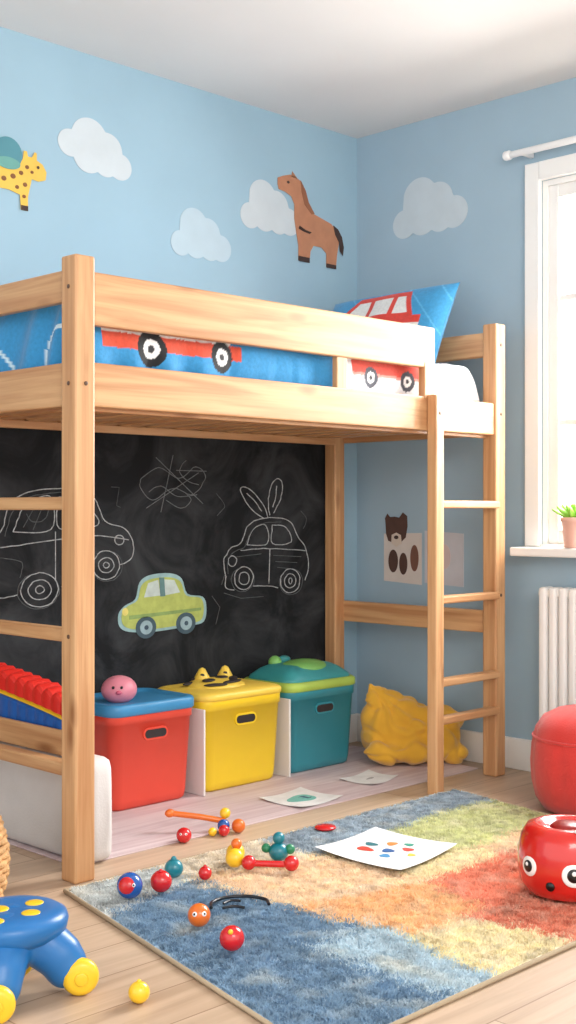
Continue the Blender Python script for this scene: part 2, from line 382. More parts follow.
def strokes(name,src,dst,lines,m=None,r=.0019):
    f=backmap(src,dst)
    for k,l in enumerate(lines):
        cyc=False
        if l[0]=='c': l=l[1]; cyc=True
        pts=[]
        for q in l:
            jx=noise.noise(Vector((q[0]*.2,q[1]*.2,k)))*.9
            pts.append(f((q[0]+jx,q[1]+jx*.7),.013))
        tube('%s_%d'%(name,k),pts,r,m or chalk,cb,cyc)
SB=(0,133,605,485); DB=(-1.786,-1.231,.67,1.08)
strokes('chalk_car',SB,DB,[
 sm([(-30,545),(-18,535),(0,530),(8,505),(22,492),(50,487),(78,488),(92,497),(103,520),(122,527),(131,538),(133,552),(129,562),(118,566)]),
 sm([(88,575),(70,580),(58,586)]), sm([(16,592),(0,594),(-25,590),(-30,570),(-30,545)]),
 ('c',ell(37,588,18,17)),('c',ell(37,588,11,10)),('c',ell(37,588,4,4,12)),
 ('c',ell(104,566,14,15)),('c',ell(104,566,8,8)),('c',ell(104,566,3,3,10)),
 sm([(12,530),(20,508),(32,498),(48,496),(48,528),(12,530)]), sm([(56,495),(76,497),(88,508),(95,524),(56,527),(56,495)]),
 sm([(0,545),(40,540),(90,535),(128,540)]), [(52,530),(52,580)],('c',ell(118,540,5,5,14)),sm([(60,545),(66,543),(70,546)])])
strokes('chalk_car_sketch',SB,DB,[sm([(4,534),(12,508),(26,496),(52,491),(80,492),(94,501),(100,520)]),('c',ell(36,589,20,18)),('c',ell(105,567,16,16)),
 sm([(0,555),(20,560),(18,575)]),sm([(24,512),(30,520),(42,518),(46,506)]),[(35,500),(22,526)],[(42,500),(30,528)],[(70,500),(62,524)],[(78,502),(70,524)]],chalkf,.0015)
strokes('chalk_scribble',(135,205,515,455),(-1.222,-.883,.98,1.205),[
 sm([(140,480),(158,468),(178,478),(195,466),(205,476),(192,494),(172,488),(152,500),(140,488),(140,480)]),
 [(155,458),(202,503)],[(146,508),(198,472)],sm([(165,500),(180,508),(190,500),(184,492)]),[(172,455),(160,512)],[(175,470),(206,470)],
 sm([(185,460),(178,470),(186,480),(198,484)]),sm([(148,492),(160,486),(176,496),(196,494)])],mat('chalk_mid',(112,116,118),.95,.3,60),.0015)
strokes('chalk_doodle_b',(100,225,520,485),(-1.378,-.78,.96,1.09),[[(110,487),(117,487),(115,505),(119,507)],sm([(215,492),(224,505),(216,515)])],chalkf,.0014)
strokes('chalk_beetle',(222,310,600,478),(-.80,-.305,.637,1.135),[
 sm([(226,575),(224,560),(230,548),(240,543),(246,528),(258,520),(278,519),(290,524),(297,538),(305,550),(308,570),(304,582)]),
 sm([(226,575),(226,585),(234,588)]),sm([(252,585),(268,586),(276,588)]),
 ('c',ell(243,577,9,11)),('c',ell(243,577,5,6)),('c',ell(289,582,10,12)),('c',ell(289,582,6,7)),('c',ell(289,582,2,3,10)),
 sm([(246,545),(252,530),(264,526),(266,544),(246,545)]),sm([(271,526),(284,528),(290,543),(271,544),(271,526)]),
 sm([(240,550),(268,549),(304,552)]),[(268,549),(268,584)],('c',ell(232,560,4,5,14)),
 sm([(262,519),(252,512),(243,500),(240,490),(247,490),(256,498),(264,510),(266,518)]),
 sm([(268,516),(267,500),(270,486),(276,480),(281,485),(279,500),(272,514)]),
 sm([(246,495),(254,503),(260,512)]),sm([(275,487),(274,500),(271,508)])],None,.0020)
strokes('chalk_doodle',(222,310,600,478),(-.80,-.305,.637,1.135),[sm([(300,512),(306,520),(303,530)]),[(224,590),(240,596),(262,596)],[(226,570),(222,582)],
 sm([(228,572),(228,558),(236,550),(244,546),(250,532),(262,524),(280,523)]),('c',ell(290,583,12,13)),('c',ell(242,578,11,12)),[(272,556),(300,558)],[(274,562),(296,564)],[(276,568),(290,570)],[(236,556),(260,554)]],chalkf,.0015)
strokes('chalk_mark',(118,206,640,573),(-1.298,-.878,.522,.768),[[(212,600),(220,612),(216,630)]],chalkf,.0013)
# green car cut-out
gc=group('green_car_cutout',(-1.09,-.015,.645)); f=backmap((118,206,640,573),(-1.298,-.878,.522,.768))
def gcp(nm,pts,off,c): flat(nm,[f(q,off) for q in pts],.001,(0,-1,0),mat('cut_'+nm.split('_')[0]+str(c[0]),c,.8,.12,40,),gc)
out=sm([(118,612),(124,604),(134,598),(138,582),(148,575),(168,574),(180,580),(186,596),(202,600),(206,612),(203,626),(190,629),(170,631),(150,632),(128,630),(119,624)],True,4)
gcp('outline',out,.0125,(146,180,184))
inn=[((q[0]-162)*.93+162,(q[1]-604)*.88+604.5) for q in out]; gcp('body',inn,.0138,(174,186,100))
gcp('window_a',[(142,597),(146,583),(156,580),(158,596)],.015,(190,204,200)); gcp('window_b',[(163,596),(162,580),(172,581),(178,594)],.015,(190,204,200))
gcp('windowframe',[(158,597),(157,578),(162,578),(163,597)],.015,(94,130,132))
for i,(a,c) in enumerate(((144,627),(184,626))):
    gcp('tyre_%d'%i,ell(a,c,10,11),.015,(66,88,100)); gcp('rim_%d'%i,ell(a,c,6,7),.0165,(150,176,184)); gcp('hub_%d'%i,ell(a,c,2,2.4,10),.018,(60,80,95))
gcp('light_a',ell(124,610,3,4,12),.015,(226,214,120)); gcp('stripe_a',[(128,614),(200,611),(200,614),(128,618)],.015,(134,160,96))
# ------------------------------------------------------------ loft bed
bed=group('loft_bed',(-1.08,-.43,0))
XL,XR=-2.09,-.126   # outer
YF,YB=-.865,-.022
P=.066
box('post_front_left',XL,XL+P,YF,YF+P,0,1.685,WZ,bed,.006)
box('post_back_left',XL,XL+P,YB-P,YB,0,1.685,WZ,bed,.006)
box('post_front_right',XR-.062,XR,YF,YF+.062,0,1.70,WZ,bed,.006)
box('post_back_right',-.228,-.168,YB-.06,YB,0,1.50,WZ,bed,.006)
box('rail_front',XL+P,XR-.062,YF+.008,YF+.038,1.28,1.40,WX,bed,.005)
box('rail_back',XL+P,-.228,YB-.04,YB-.01,1.28,1.40,WX,bed,.005)
box('rail_end_left',XL+.012,XL+.042,YF+P,YB-P,1.28,1.40,WY,bed,.005)
box('rail_end_right',XR-.045,XR-.015,YF+.062,YB,1.28,1.40,WY,bed,.005)
box('guard_front',XL+P,-.545,YF+.006,YF+.032,1.50,1.645,WX,bed,.005)
box('guard_end_left',XL+.015,XL+.04,YF+P,YB-P,1.565,1.652,WY,bed,.005)
box('guard_back',XL+P,-.228,YB-.035,YB-.012,1.50,1.62,WX,bed,.005)
box('head_board',XR-.045,XR-.015,YF+.062,YB,1.58,1.672,WY,bed,.005)
box('guard_stile_a',-1.05,-1.0,YF+.012,YF+.034,1.39,1.52,WZ,bed,.003)
box('guard_stile_b',-.605,-.55,YF+.004,YF+.034,1.39,1.52,WZ,bed,.003)
box('end_beam_right',XR-.05,XR-.02,YF+.062,YB,.535,.62,WY,bed,.005)
for i,z in enumerate((1.018,.66,.295)):
    box('end_rung_%d'%i,XL+.01,XL+.055,YF+P,YB-P,z-.018,z+.018,WY,bed,.006)
# ladder
box('ladder_post',-.592,-.545,YF-.035,YF+.006,0,1.405,WZ,bed,.005)
for i,z in enumerate((1.02,.68,.385,.25)):
    box('ladder_rung_%d'%i,-.56,XR-.05,YF-.012,YF+.03,z-.014,z+.014,WX,bed,.006)
for i in range(14):
    x=-1.98+i*.128
    box('slat_%d'%i,x,x+.07,YF+.04,YB-.04,1.296,1.314,WY,bed,.002)
box('ledger_front',XL+P,XR-.062,YF+.038,YF+.062,1.27,1.296,WX,bed,.002)
box('ledger_back',XL+P,-.228,YB-.062,YB-.04,1.27,1.296,WX,bed,.002)
boltm=mat('bolt_brown',(92,66,48),.4)
for i,(x,y,z,ax) in enumerate(((XL,YF+.03,1.34,(1,0,0)),(XL,YF+.03,1.60,(1,0,0)),(XL,YF+.03,.66,(1,0,0)),(XR-.03,YF,1.36,(0,1,0)),(XR-.03,YF,1.62,(0,1,0)),(XR-.03,YF,.68,(0,1,0)),(XL+.035,YF,1.34,(0,1,0)),(-.568,YF-.035,1.34,(0,1,0)))):
    rcyl('bolt_%d'%i,(x,y,z),.006,.004,boltm,bed,ax,.001,16)
# mattress
clothw=mat('sheet_white',(232,230,230),.85,.02,6,.15,60,0,.2)
loft('mattress',(-1.09,-.42,0),.885,.365,[(1.316,.02),(1.325,.004),(1.34,0),(1.36,0),(1.378,.006),(1.382,.03)],.05,clothw)
# duvet
fab=attrmat('printed_cotton',.85,.2,90,.2)
prof=[(-.803,1.385),(-.812,1.43),(-.810,1.49),(-.79,1.545),(-.74,1.58),(-.6,1.605),(-.42,1.61),(-.25,1.60),(-.13,1.575),(-.085,1.53),(-.07,1.47),(-.07,1.42)]
pl=sm([(a,b_,0) for a,b_ in prof],False,8)
def pd(s):
    t=s*(len(pl)-1); i=min(int(t),len(pl)-2); q=t-i
    return pl[i][0]*(1-q)+pl[i+1][0]*q, pl[i][1]*(1-q)+pl[i+1][1]*q
X0,X1=-2.035,-.205
def dpos(u,v):
    uu=u-.93*math.sin(2*math.pi*u)/(2*math.pi)
    x=X0+(X1-X0)*uu; y,z=pd(v)
    nn=noise.noise(Vector((x*5,y*5,1.3)))*.026+noise.noise(Vector((x*11,y*8+z*6,4)))*.012
    rid=1-abs(noise.noise(Vector((x*6+y*4,y*7-x*2,8))))*2
    nn+=max(0,rid-.55)*.03
    hz=1.0 if x<-1.0 else (1.0-.55*min(1,(x+1.0)/.08))
    if z>1.5: z=1.5+(z-1.5)*hz
    z+=nn*(1 if v>.25 else v/.25)*(.6+.4*hz)
    y+=nn*.25*(1 if v<.3 else 0)
    # soft folds down the front edge
    if v<.22: y+=.009*math.sin(x*31+3*math.sin(x*7)+z*9)*(1-v/.22)*(1 if x<-1.0 else .5)+.004
    for d,wd_ in (((x-X0),.05),((X1-x),.09)):
        if d<wd_:
            k=math.sqrt(max(0,1-((wd_-d)/wd_)**2)); z=1.385+(z-1.385)*k
    if x<X0+.05:   # soft vertical gathers on the foot end
        e=1-(x-X0)/.05
        x+= e*(.012*math.sin(y*38+2*math.sin(y*9)+z*12)+.012)
    if v<.25: y=max(y,-.822)
    return Vector((x,y,z))
def wheel(x,z,cx,cz,r,o=(24,26,30)):
    d=math.hypot(x-cx,z-cz)
    if d<r*.22: return (60,60,64)
    if d<r*.55: return (240,240,240)
    if d<r: return o
    return None
BL=(50,142,198)
def dcol(u,v,q):
    x,y,z=q
    if x>-1.0:
        c=(232,231,233)
        if y<-.74:
            for cx in (-.83,-.63):
                w_=wheel(x,z,cx,1.452,.036,(70,74,84))
                if w_: return w_
            if -.93<x<-.565 and 1.465<z<1.54: return (214,72,56)
            if -.93<x<-.565 and 1.455<z<=1.465: return (230,140,130)
        else:
            uu=(x*3.1)%1; vv=(y*3.3)%1
            if .2<uu<.75 and .3<vv<.6: return (214,70,54)
        return c
    if x<-1.96:
        d=math.hypot((y+.70)*1.0,(z-1.43))
        if abs(d-.085)<.0055 and y>-.72: return (214,232,242)
        d=math.hypot(y+.28,(z-1.30))
        if abs(d-.20)<.006 and y<-.30: return (200,224,238)
        return BL
    if y<-.70:
        for cx,rr in ((-1.785,.052),(-1.51,.048)):
            w_=wheel(x,z,cx,1.462,rr)
            if w_: return w_
        if -1.98<x<-1.43 and 1.455<z<1.62 and not (x>-1.47 and z>1.50): 
            if 1.50<z<1.512: return (236,232,226)
            return (214,78,52)
        return BL
    for cx,cy,rr in ((-1.75,-.35,.17),(-1.25,-.45,.17)):
        d=math.hypot(x-cx,y-cy)
        if abs(d-rr)<.008: return (226,238,244)
        if abs(x-cx)<.12 and abs(y-cy)<.05: return (214,72,44)
        if d<rr and 0.05<abs(y-cy)<.075 and abs(abs(x-cx)-.07)<.03: return (24,26,30)
    return BL
grid('duvet',720,150,dpos,dcol,fab)
# pillow
pg=group('pillow',(-.27,-.38,1.68))
PC=Vector((-.285,-.385,1.685)); ua=Vector((0.06,-1,.03)).normalized(); va=Vector((.42,0.0,.90)).normalized(); na=ua.cross(va).normalized()
if na.x>0: na=-na
def ppos(sgn):
    def fpos(u,v):
        a=u*2-1; b_=v*2-1
        pin=1-.06*(1-a*a)*abs(b_)**3; pin2=1-.05*(1-b_*b_)*abs(a)**3
        th=.075*max(0,(1-a**4))**.6*max(0,(1-b_**4))**.6
        w_=noise.noise(Vector((a*2.2,b_*2.2,2+sgn)))*.016*(1-a*a)*(1-b_*b_)
        return PC+ua*(a*.31*pin2)+va*(b_*.20*pin)+na*(sgn*th+w_)
    return fpos
def pcol(u,v,q):
    a,b_=u,v
    def car():
        if .12<a<.86 and .22<b_<.58: 
            if .46<b_<.50: return (232,232,228)
            return (214,62,50)
        if .18<a<.80 and .58<=b_<.90:
            e0=.18+(b_-.58)*.45; e1=.80-(b_-.58)*.25
            if a<e0 or a>e1: return None
            if b_>.83: return (214,62,50)
            if a-e0<.04 or e1-a<.04 or abs(a-.44)<.018 or abs(a-.62)<.018: return (214,62,50)
            if b_<.62: return (214,62,50)
            return (226,226,224) 
        return None
    w_=wheel(a*1.5,b_,.30*1.5,.2,.12) or wheel(a*1.5,b_,.72*1.5,.2,.12)
    if w_: return w_
    c=car()
    if c: return c
    if abs((a+b_*.6)%.23-.1)<.006: return (90,175,220)
    return (58,148,200)
grid('front_face',170,130,ppos(1),pcol,fab,pg); grid('back_face',60,40,ppos(-1),lambda u,v,q:(58,148,200),fab,pg)
# ------------------------------------------------------------ play mat under the bed
mm=wood('pink_mat_streaks',(218,202,204),(198,176,180),0,.7,False,.15)
loft('play_mat',(-1.05,-.40,0),.94,.33,[(.0005,0),(.003,0),(.004,.001)],.01,mm)
# ------------------------------------------------------------ storage bins
dark=mat('handle_dark',(40,34,36),.6)
def bin_(name,x0,x1,yf,depth,h,c,panel,z0=.0045):
    g=group(name,((x0+x1)/2,yf+depth/2,z0)); m=mat(name+'_plastic',c,.38,.03,6)
    cx=(x0+x1)/2; cy=yf+depth/2; hx=(x1-x0)/2; hy=depth/2
    loft('body',(cx,cy,0),hx,hy,[(z0,.03),(z0+.008,.022),(z0+.03,.018),(h-.045,.004),(h-.044,-.0005),(h-.012,-.001),(h-.008,.0),(h-.008,.02),(h-.05,.03),(h-.05,.06)],.045,m,g)
    zc=h-.085; yy=yf+.0045
    rr=[(cx+a,yy-.002,zc+b_) for a,b_ in rrect(.045,.014,.013)]
    flat('handle_lip',[(cx+a,yy+.004,zc+b_) for a,b_ in rrect(.052,.021,.02)],.007,(0,-1,0),m,g)
    flat('handle_slot_shade',[(q[0],yy,q[2]) for q in rr],.0045,(0,-1,0),dark,g)  # dark plate stands for the shade inside the handle hole
    if panel: box('side_panel',x0-.016,x0-.008,yf-.01,yf+depth,z0,h-.03,mat('panel_white',(228,224,222),.5,.02),g,.002)
    return g,cx,cy,hx,hy
# red bin with blue tray lid
g,cx,cy,hx,hy=bin_('red_storage_bin',-1.565,-1.205,-.335,.29,.335,(222,76,58),False)
blue=mat('lid_blue',(60,138,188),.4,.04)
loft('lid',(cx,cy,0),hx+.006,hy+.006,[(.318,.004),(.322,-.002),(.350,-.002),(.358,.004),(.359,.018),(.350,.026),(.349,.05)],.05,blue,g)
pig=mat('toy_pink',(226,140,158),.4,.03)
sphere('pink_ball',(cx-.06,cy-.02,.39),(.062,.06,.048),pig,g)
for a in (-.02,.03): sphere('pink_eye',(cx-.06-.045+a*.4,cy-.02-.035+a*-.4 -.01,.405),.005,dark,g,seg=12)
sphere('pink_snout',(cx-.06-.035,cy-.065,.387),(.012,.010,.008),mat('snout',(206,96,124),.4),g,seg=16)
# yellow bin with tiger lid
g,cx,cy,hx,hy=bin_('yellow_storage_bin',-1.165,-.775,-.335,.29,.335,(238,202,44),True)
ylm=mat('lid_yellow',(238,202,80),.42,.05)
loft('lid',(cx,cy,0),hx+.004,hy+.004,[(.325,.004),(.329,-.002),(.345,-.002),(.352,.006),(.358,.03),(.36,.06)],.05,ylm,g)
sphere('tiger_face',(cx-.02,cy,.357),(.12,.10,.028),ylm,g)
for sx,sy in ((.06,.06),(-.045,.075)):
    lathe('ear',[(0,0),(.032,0),(.028,.02),(.012,.05),(0,.056)],(cx+sx,cy+sy*.6,.365),ylm,g,24)
    sphere('ear_inner',(cx+sx-.012,cy+sy*.6-.014,.387),(.012,.006,.014),dark,g,Euler((0,0,-.78)),16)
for k,(a,c,l,w_,r_) in enumerate(((-.10,.03,.038,.014,.3),(-.06,-.07,.046,.014,-.4),(.02,-.07,.055,.015,.2),(.06,-.03,.06,.018,.8),(.09,.03,.045,.014,1.2),(-.02,.06,.045,.012,0),(-.05,-.02,.032,.022,.3),(.03,.0,.032,.022,.3))):
    zt=.357+.028*math.sqrt(max(.05,1-(a/.12)**2-(c/.10)**2)) if (a/.12)**2+(c/.10)**2<.9 else .3605
    sphere('stripe_%d'%k,(cx-.02+a,cy+c,zt),(l,w_,.006),dark,g,Euler((0,0,r_)),16)
# teal bin with frog lid
g,cx,cy,hx,hy=bin_('teal_storage_bin',-.735,-.355,-.325,.28,.325,(52,138,152),True)
tl=mat('lid_teal',(58,148,152),.42,.05); gm=mat('lid_green',(124,184,98),.42,.08)
loft('lid',(cx,cy,0),hx+.004,hy+.004,[(.312,.004),(.316,-.002),(.340,-.002),(.348,.008)],.05,mat('lid_lime',(166,194,84),.5,.1),g)
loft('lid_dome',(cx,cy,0),hx-.004,hy-.004,[(.342,.0),(.36,.008),(.385,.04),(.40,.07),(.405,.11)],.06,tl,g)
sphere('frog_patch',(cx+.0,cy-.02,.384),(.115,.08,.034),gm,g)
sphere('eye_bump_a',(cx-.08,cy+.055,.405),.026,gm,g); sphere('eye_bump_b',(cx-.02,cy+.065,.41),(.03,.02,.016),tl,g)
# ------------------------------------------------------------ soft rumpled cushion slumped under the ladder
ym=mat('cushion_mustard',(222,168,46),.9,.06,6,.12,220,0,.4)
yp=group('yellow_beanbag_cushion',(-.22,-.48,0))
D=Vector((.7071,-.7071,0)); B=Vector((.7071,.7071,0)); C0=Vector((-.215,-.475,0))
def pq(l,d,z): 
    q=C0+D*l+B*d; return (q.x,q.y,z)
def wrinkle(p):
    a=p-C0; l=a.dot(D); d=a.dot(B); z=a.z
    # folds fan out from the pinched upper corner
    dx=l+.15; dz=z-.29; an=math.atan2(dz,dx+d*.4); rr=math.hypot(dx,dz)
    fold=math.sin(an*15+noise.noise(Vector((l*6,d*6,z*6)))*3.5)*.0075*min(1,rr*6)
    w=1-abs(noise.noise(Vector((l*9+z*5,d*9,z*9-l*4))))*2
    return fold-max(0,w-.5)*.022+noise.noise(Vector((l*5,d*5,z*5+3)))*.016
blob('body',[(pq(.0,.01,.115),(.205,.10,.115),(0,0,-45)),(pq(-.075,.01,.17),(.12,.085,.12),(0,20,-45)),(pq(-.135,.0,.255),(.05,.045,.055),(0,45,-45)),(pq(-.158,.0,.295),(.02,.02,.03),(0,0,-45)),
 (pq(-.03,-.07,.055),(.17,.06,.052),(0,0,-42)),(pq(.11,-.01,.13),(.10,.085,.115),(0,22,-45)),(pq(.175,-.01,.05),(.05,.06,.045),(0,0,-45))],ym,yp,.005,0,.11,10,wrinkle)
# ------------------------------------------------------------ left side: fabric bag, tray, ridged toy, basket
bagm=mat('canvas_grey',(208,205,204),.95,.04,8,.12,160)
def bagfn(q):
    n_=noise.noise(q*6)*.016+noise.noise(Vector((q.x*14,q.y*14,q.z*5)))*.016
    return Vector((q.x+n_,q.y+n_*.8,q.z))
loft('fabric_storage_bag',(-1.925,-.43,0),.055,.33,[(.006,.015),(.012,.005)]+[(.012+.268*i/20,-.006*math.sin(math.pi*i/20)) for i in range(1,20)]+[(.285,.004),(.293,.015),(.296,.03)],.045,bagm,None,True,True,bagfn,12)
tr=group('wooden_tray',(-1.92,-.38,.3))
box('base',-1.98,-1.89,-.67,-.10,.300,.312,WY,tr,.002)
box('side_a',-1.985,-1.972,-.67,-.10,.300,.372,WY,tr,.003); box('side_b',-1.898,-1.885,-.67,-.10,.300,.372,WY,tr,.003)
box('end_a',-1.972,-1.898,-.67,-.658,.300,.372,WX,tr,.003); box('end_b',-1.972,-1.898,-.112,-.10,.300,.372,WX,tr,.003)
tx=group('toy_bus',(-1.92,-.38,.32))
redp=mat('toy_red',(216,44,36),.35,.03); bluep=mat('toy_blue',(36,92,170),.35,.03); yelp=mat('toy_yellow',(240,196,44),.35,.03)
def slope(y): return .065*min(1,max(0,(y+.64)/.5))**.8
def strip(name,x0,x1,za,zb,m,rib=0,bul=0,n=110):
    """long body section along y; follows the sloping roof line"""
    bm=bmesh.new(); prev=None
    for i in range(n+1):
        y=-.645+.52*i/n; s=slope(y); e=math.sqrt(max(0,1-max(0,(.02-min(y+.645,-.125-y))/.02)**2))
        rb=rib*abs(math.sin(y*math.pi/.048)); cxx=(x0+x1)/2; hw=(x1-x0)/2*(.85+.15*e)+rb*.3
        lo=za+(s if za>.34 else 0); hi=zb+s+rb*bul
        pts=[(cxx-hw,lo),(cxx-hw,hi-.012),(cxx-hw*.8,hi-.003),(cxx,hi+.002),(cxx+hw*.8,hi-.003),(cxx+hw,hi-.012),(cxx+hw,lo)]
        ring=[bm.verts.new((a,y,c)) for a,c in pts]
        if prev:
            for k in range(len(ring)): 
                j=(k+1)%len(ring); bm.faces.new((prev[k],prev[j],ring[j],ring[k]))
        else: bm.faces.new(ring)
        prev=ring
    bm.faces.new(prev[::-1]); return finish(name,bm,m,tx,False)
strip('body',-1.962,-1.900,.314,.395,bluep,.010,0)
strip('yellow_band',-1.966,-1.896,.393,.41,yelp)
strip('roof',-1.970,-1.892,.408,.452,redp,.012,1.2)
for k,y in enumerate((-.56,-.22)):
    rcyl('wheel_%d'%k,(-1.966,y,.342),.026,.010,dark,tx,(1,0,0),.003,24)
# wicker basket
wk=mat('wicker',(206,160,108),.7,.25,40,.5,160)
WXc,WYc=-2.375,-.765
wb=group('wicker_basket',(WXc,WYc,0))
def wR(t): return .085+.028*math.sin(min(1,(t+2)/14)*math.pi)
for k in range(17):
    z=.012+k*.0175; R=wR(k)
    pts=[]
    for i in range(72):
        a=2*math.pi*i/72; rr=R+.0055*math.sin(a*14+(k%2)*math.pi); pts.append((WXc+rr*math.cos(a),WYc+rr*math.sin(a),z))
    tube('weave_%d'%k,pts,.0098,wk,wb,True)
for k in range(28):
    a=2*math.pi*(k+.5)/28; tube('stake_%d'%k,[(WXc+wR(j*17/12)*math.cos(a),WYc+wR(j*17/12)*math.sin(a),.005+j*.024) for j in range(13)],.004,wk,wb)
rcyl('base',(WXc,WYc,.006),.088,.012,wk,wb)
tube('handle',[(WXc+.087*math.cos(t)*.707,WYc-.087*math.cos(t)*.707,.30+.10*math.sin(t)) for t in [math.pi*i/20 for i in range(21)]],.009,wk,wb)
# ------------------------------------------------------------ rug
RC={'cream':(240,233,220),'sand':(235,226,210),'blue':(142,170,194),'slate':(182,196,207),'pale':(218,223,223),'peach':(246,224,196),'orange':(246,208,164),'coral':(240,168,142),'lime':(224,226,182),'yellow':(245,234,200),'sky':(200,217,226)}
cells=[ # x0,x1,y0(back),y1(front),col
 (-2.6,-1.85,-.8,-1.13,'pale'),(-1.85,-1.45,-.8,-1.10,'sand'),(-1.45,-1.05,-.8,-1.12,'slate'),(-1.05,-.4,-.8,-1.10,'slate'),
 (-2.6,-1.85,-1.13,-1.66,'blue'),(-1.85,-1.45,-1.10,-1.5,'peach'),(-1.45,-1.10,-1.12,-1.5,'yellow'),(-1.10,-.4,-1.10,-1.42,'lime'),
 (-2.6,-2.02,-1.66,-2.3,'blue'),(-2.02,-1.82,-1.66,-2.3,'sky'),(-1.85,-1.45,-1.5,-1.74,'orange'),(-1.45,-1.05,-1.5,-1.95,'coral'),(-1.82,-1.58,-1.74,-2.3,'yellow'),(-1.58,-1.10,-1.74,-2.3,'coral'),
 (-1.10,-.75,-1.42,-2.3,'peach'),(-.75,-.4,-1.42,-2.3,'sky')]
c00,c10,c11,c01=Vector((-2.15,-.905,0)),Vector((-.49,-.905,0)),Vector((-.70,-2.06,0)),Vector((-2.40,-2.06,0))
def ruv(u,v): return (c00*(1-u)+c10*u)*(1-v)+(c01*(1-u)+c11*u)*v
def rcol(q,jit):
    wx=q.x+noise.noise(Vector((q.x*3,q.y*3,3)))*.08+noise.noise(Vector((q.x*22,q.y*22,3)))*.025+random.gauss(0,jit)
    wy=q.y+noise.noise(Vector((q.x*3,q.y*3,9)))*.08+noise.noise(Vector((q.x*22,q.y*22,7)))*.025+random.gauss(0,jit)
    c=RC['cream']
    for a,b_,y0,y1,k in cells:
        if a<=wx<b_ and y1<=wy<y0: c=RC[k]; break
    t=1+noise.noise(Vector((q.x*34,q.y*34,1)))*.10+random.uniform(-.06,.04)+noise.noise(Vector((q.x*9,q.y*9,5)))*.05
    m=max(0,noise.noise(Vector((q.x*12,q.y*12,11)))-.05)*.8
    c=[c[i]*(1-m)+(238,231,219)[i]*m for i in range(3)]
    return [max(0,min(250,k*t)) for k in c]
rg=group('shag_rug',(-1.3,-1.5,0))
def rbase(u,v):
    q=ruv(u,v); h=.007 if (min(u,1-u)>.006 and min(v,1-v)>.009) else .002
    q.z=h; return q
grid('backing',150,110,rbase,lambda u,v,q:rcol(q,.005),attrmat('wool_backing',.95,0,300,.2),rg)
pilem=attrmat('wool_pile',.95,0,300,.2,True)
V=[];F=[];Cc=[]
for k in range(150000):
    u=random.uniform(.006,.994); v=random.uniform(.008,.992); q=ruv(u,v)
    cl=noise.noise(q*34); an=noise.noise(Vector((q.x*20,q.y*20,40)))*7+random.uniform(-1.6,1.6)
    hgt=.0115+cl*.006+random.uniform(-.0015,.0015); ln=random.uniform(.004,.010)
    dv=Vector((math.cos(an),math.sin(an),0)); sd=Vector((-dv.y,dv.x,0))*random.uniform(.0010,.0018)
    b0=q+Vector((0,0,.005)); mdl=b0+dv*ln*.35+Vector((0,0,hgt*.7)); tp=b0+dv*ln+Vector((0,0,hgt*.9))
    i0=len(V); V+= [tuple(b0-sd),tuple(b0+sd),tuple(mdl+sd),tuple(mdl-sd),tuple(tp)]
    F+= [(i0,i0+1,i0+2,i0+3),(i0+3,i0+2,i0+4)]
    c=rcol(q,.018); hi=lin(c); Cc.extend(hi*5)
me=bpy.data.meshes.new('pile'); me.from_pydata(V,[],F); ca=me.color_attributes.new('Col','FLOAT_COLOR','POINT'); ca.data.foreach_set('color',Cc)
me.materials.append(pilem); po=bpy.data.objects.new('pile',me); COL.objects.link(po); par(po,rg)
tube('binding',[c+Vector((0,0,.0065)) for c in (c00,c10,c11,c01)],.006,mat('rug_binding',(176,158,132),.9),rg,True)
# ------------------------------------------------------------ papers
def sheet(name,pts,z,curl=.004):
    g=group(name,(sum(p[0] for p in pts)/4,sum(p[1] for p in pts)/4,z))
    A,B_,C_,D_=[Vector((p[0],p[1],0)) for p in pts]
    def f(u,v):
        q=(A*(1-u)+B_*u)*(1-v)+(D_*(1-u)+C_*u)*v
        q.z=z+curl*((u*2-1)**2)*((v*2-1)**2)*2; return q
    grid('sheet',14,14,f,lambda u,v,q:(232,232,232),attrmat('paper_sheet',.7,0,20),g); return g,f
def dot(g,f,u,v,ru,rv,c,nm='paint'):
    pts=[]
    for i in range(24):
        a=2*math.pi*i/24; k=1+.12*math.sin(3*a+u*9); pts.append(f(u+ru*k*math.cos(a),v+rv*k*math.sin(a))+Vector((0,0,.0006)))
    flat(nm,pts,.0008,(0,0,1),mat('paint_%d_%d_%d'%c,c,.6),g)
g,f=sheet('painted_paper',[(-1.445,-1.13),(-1.15,-1.105),(-1.125,-1.40),(-1.45,-1.455)],.023)
for u,v,a,b_,c in ((.35,.35,.06,.09,(196,60,40)),(.52,.30,.05,.07,(40,110,120)),(.45,.55,.06,.06,(40,90,150)),(.66,.45,.06,.05,(226,130,60)),(.30,.62,.05,.05,(70,140,190)),(.60,.68,.05,.06,(210,70,60)),(.74,.6,.04,.05,(60,150,130)),(.48,.8,.04,.04,(236,190,70))): dot(g,f,u,v,a,b_,c)
g,f=sheet('crayon_picture',[(-1.08,-.515),(-.865,-.505),(-.85,-.70),(-1.075,-.72)],.0065)
dot(g,f,.5,.5,.27,.2,(120,190,180)); dot(g,f,.55,.5,.15,.1,(60,100,120)); dot(g,f,.36,.44,.07,.07,(240,200,120))
g,f=sheet('blank_paper',[(-.66,-.50),(-.47,-.48),(-.46,-.62),(-.64,-.66)],.0065)
dot(g,f,.5,.5,.12,.05,(170,170,170))
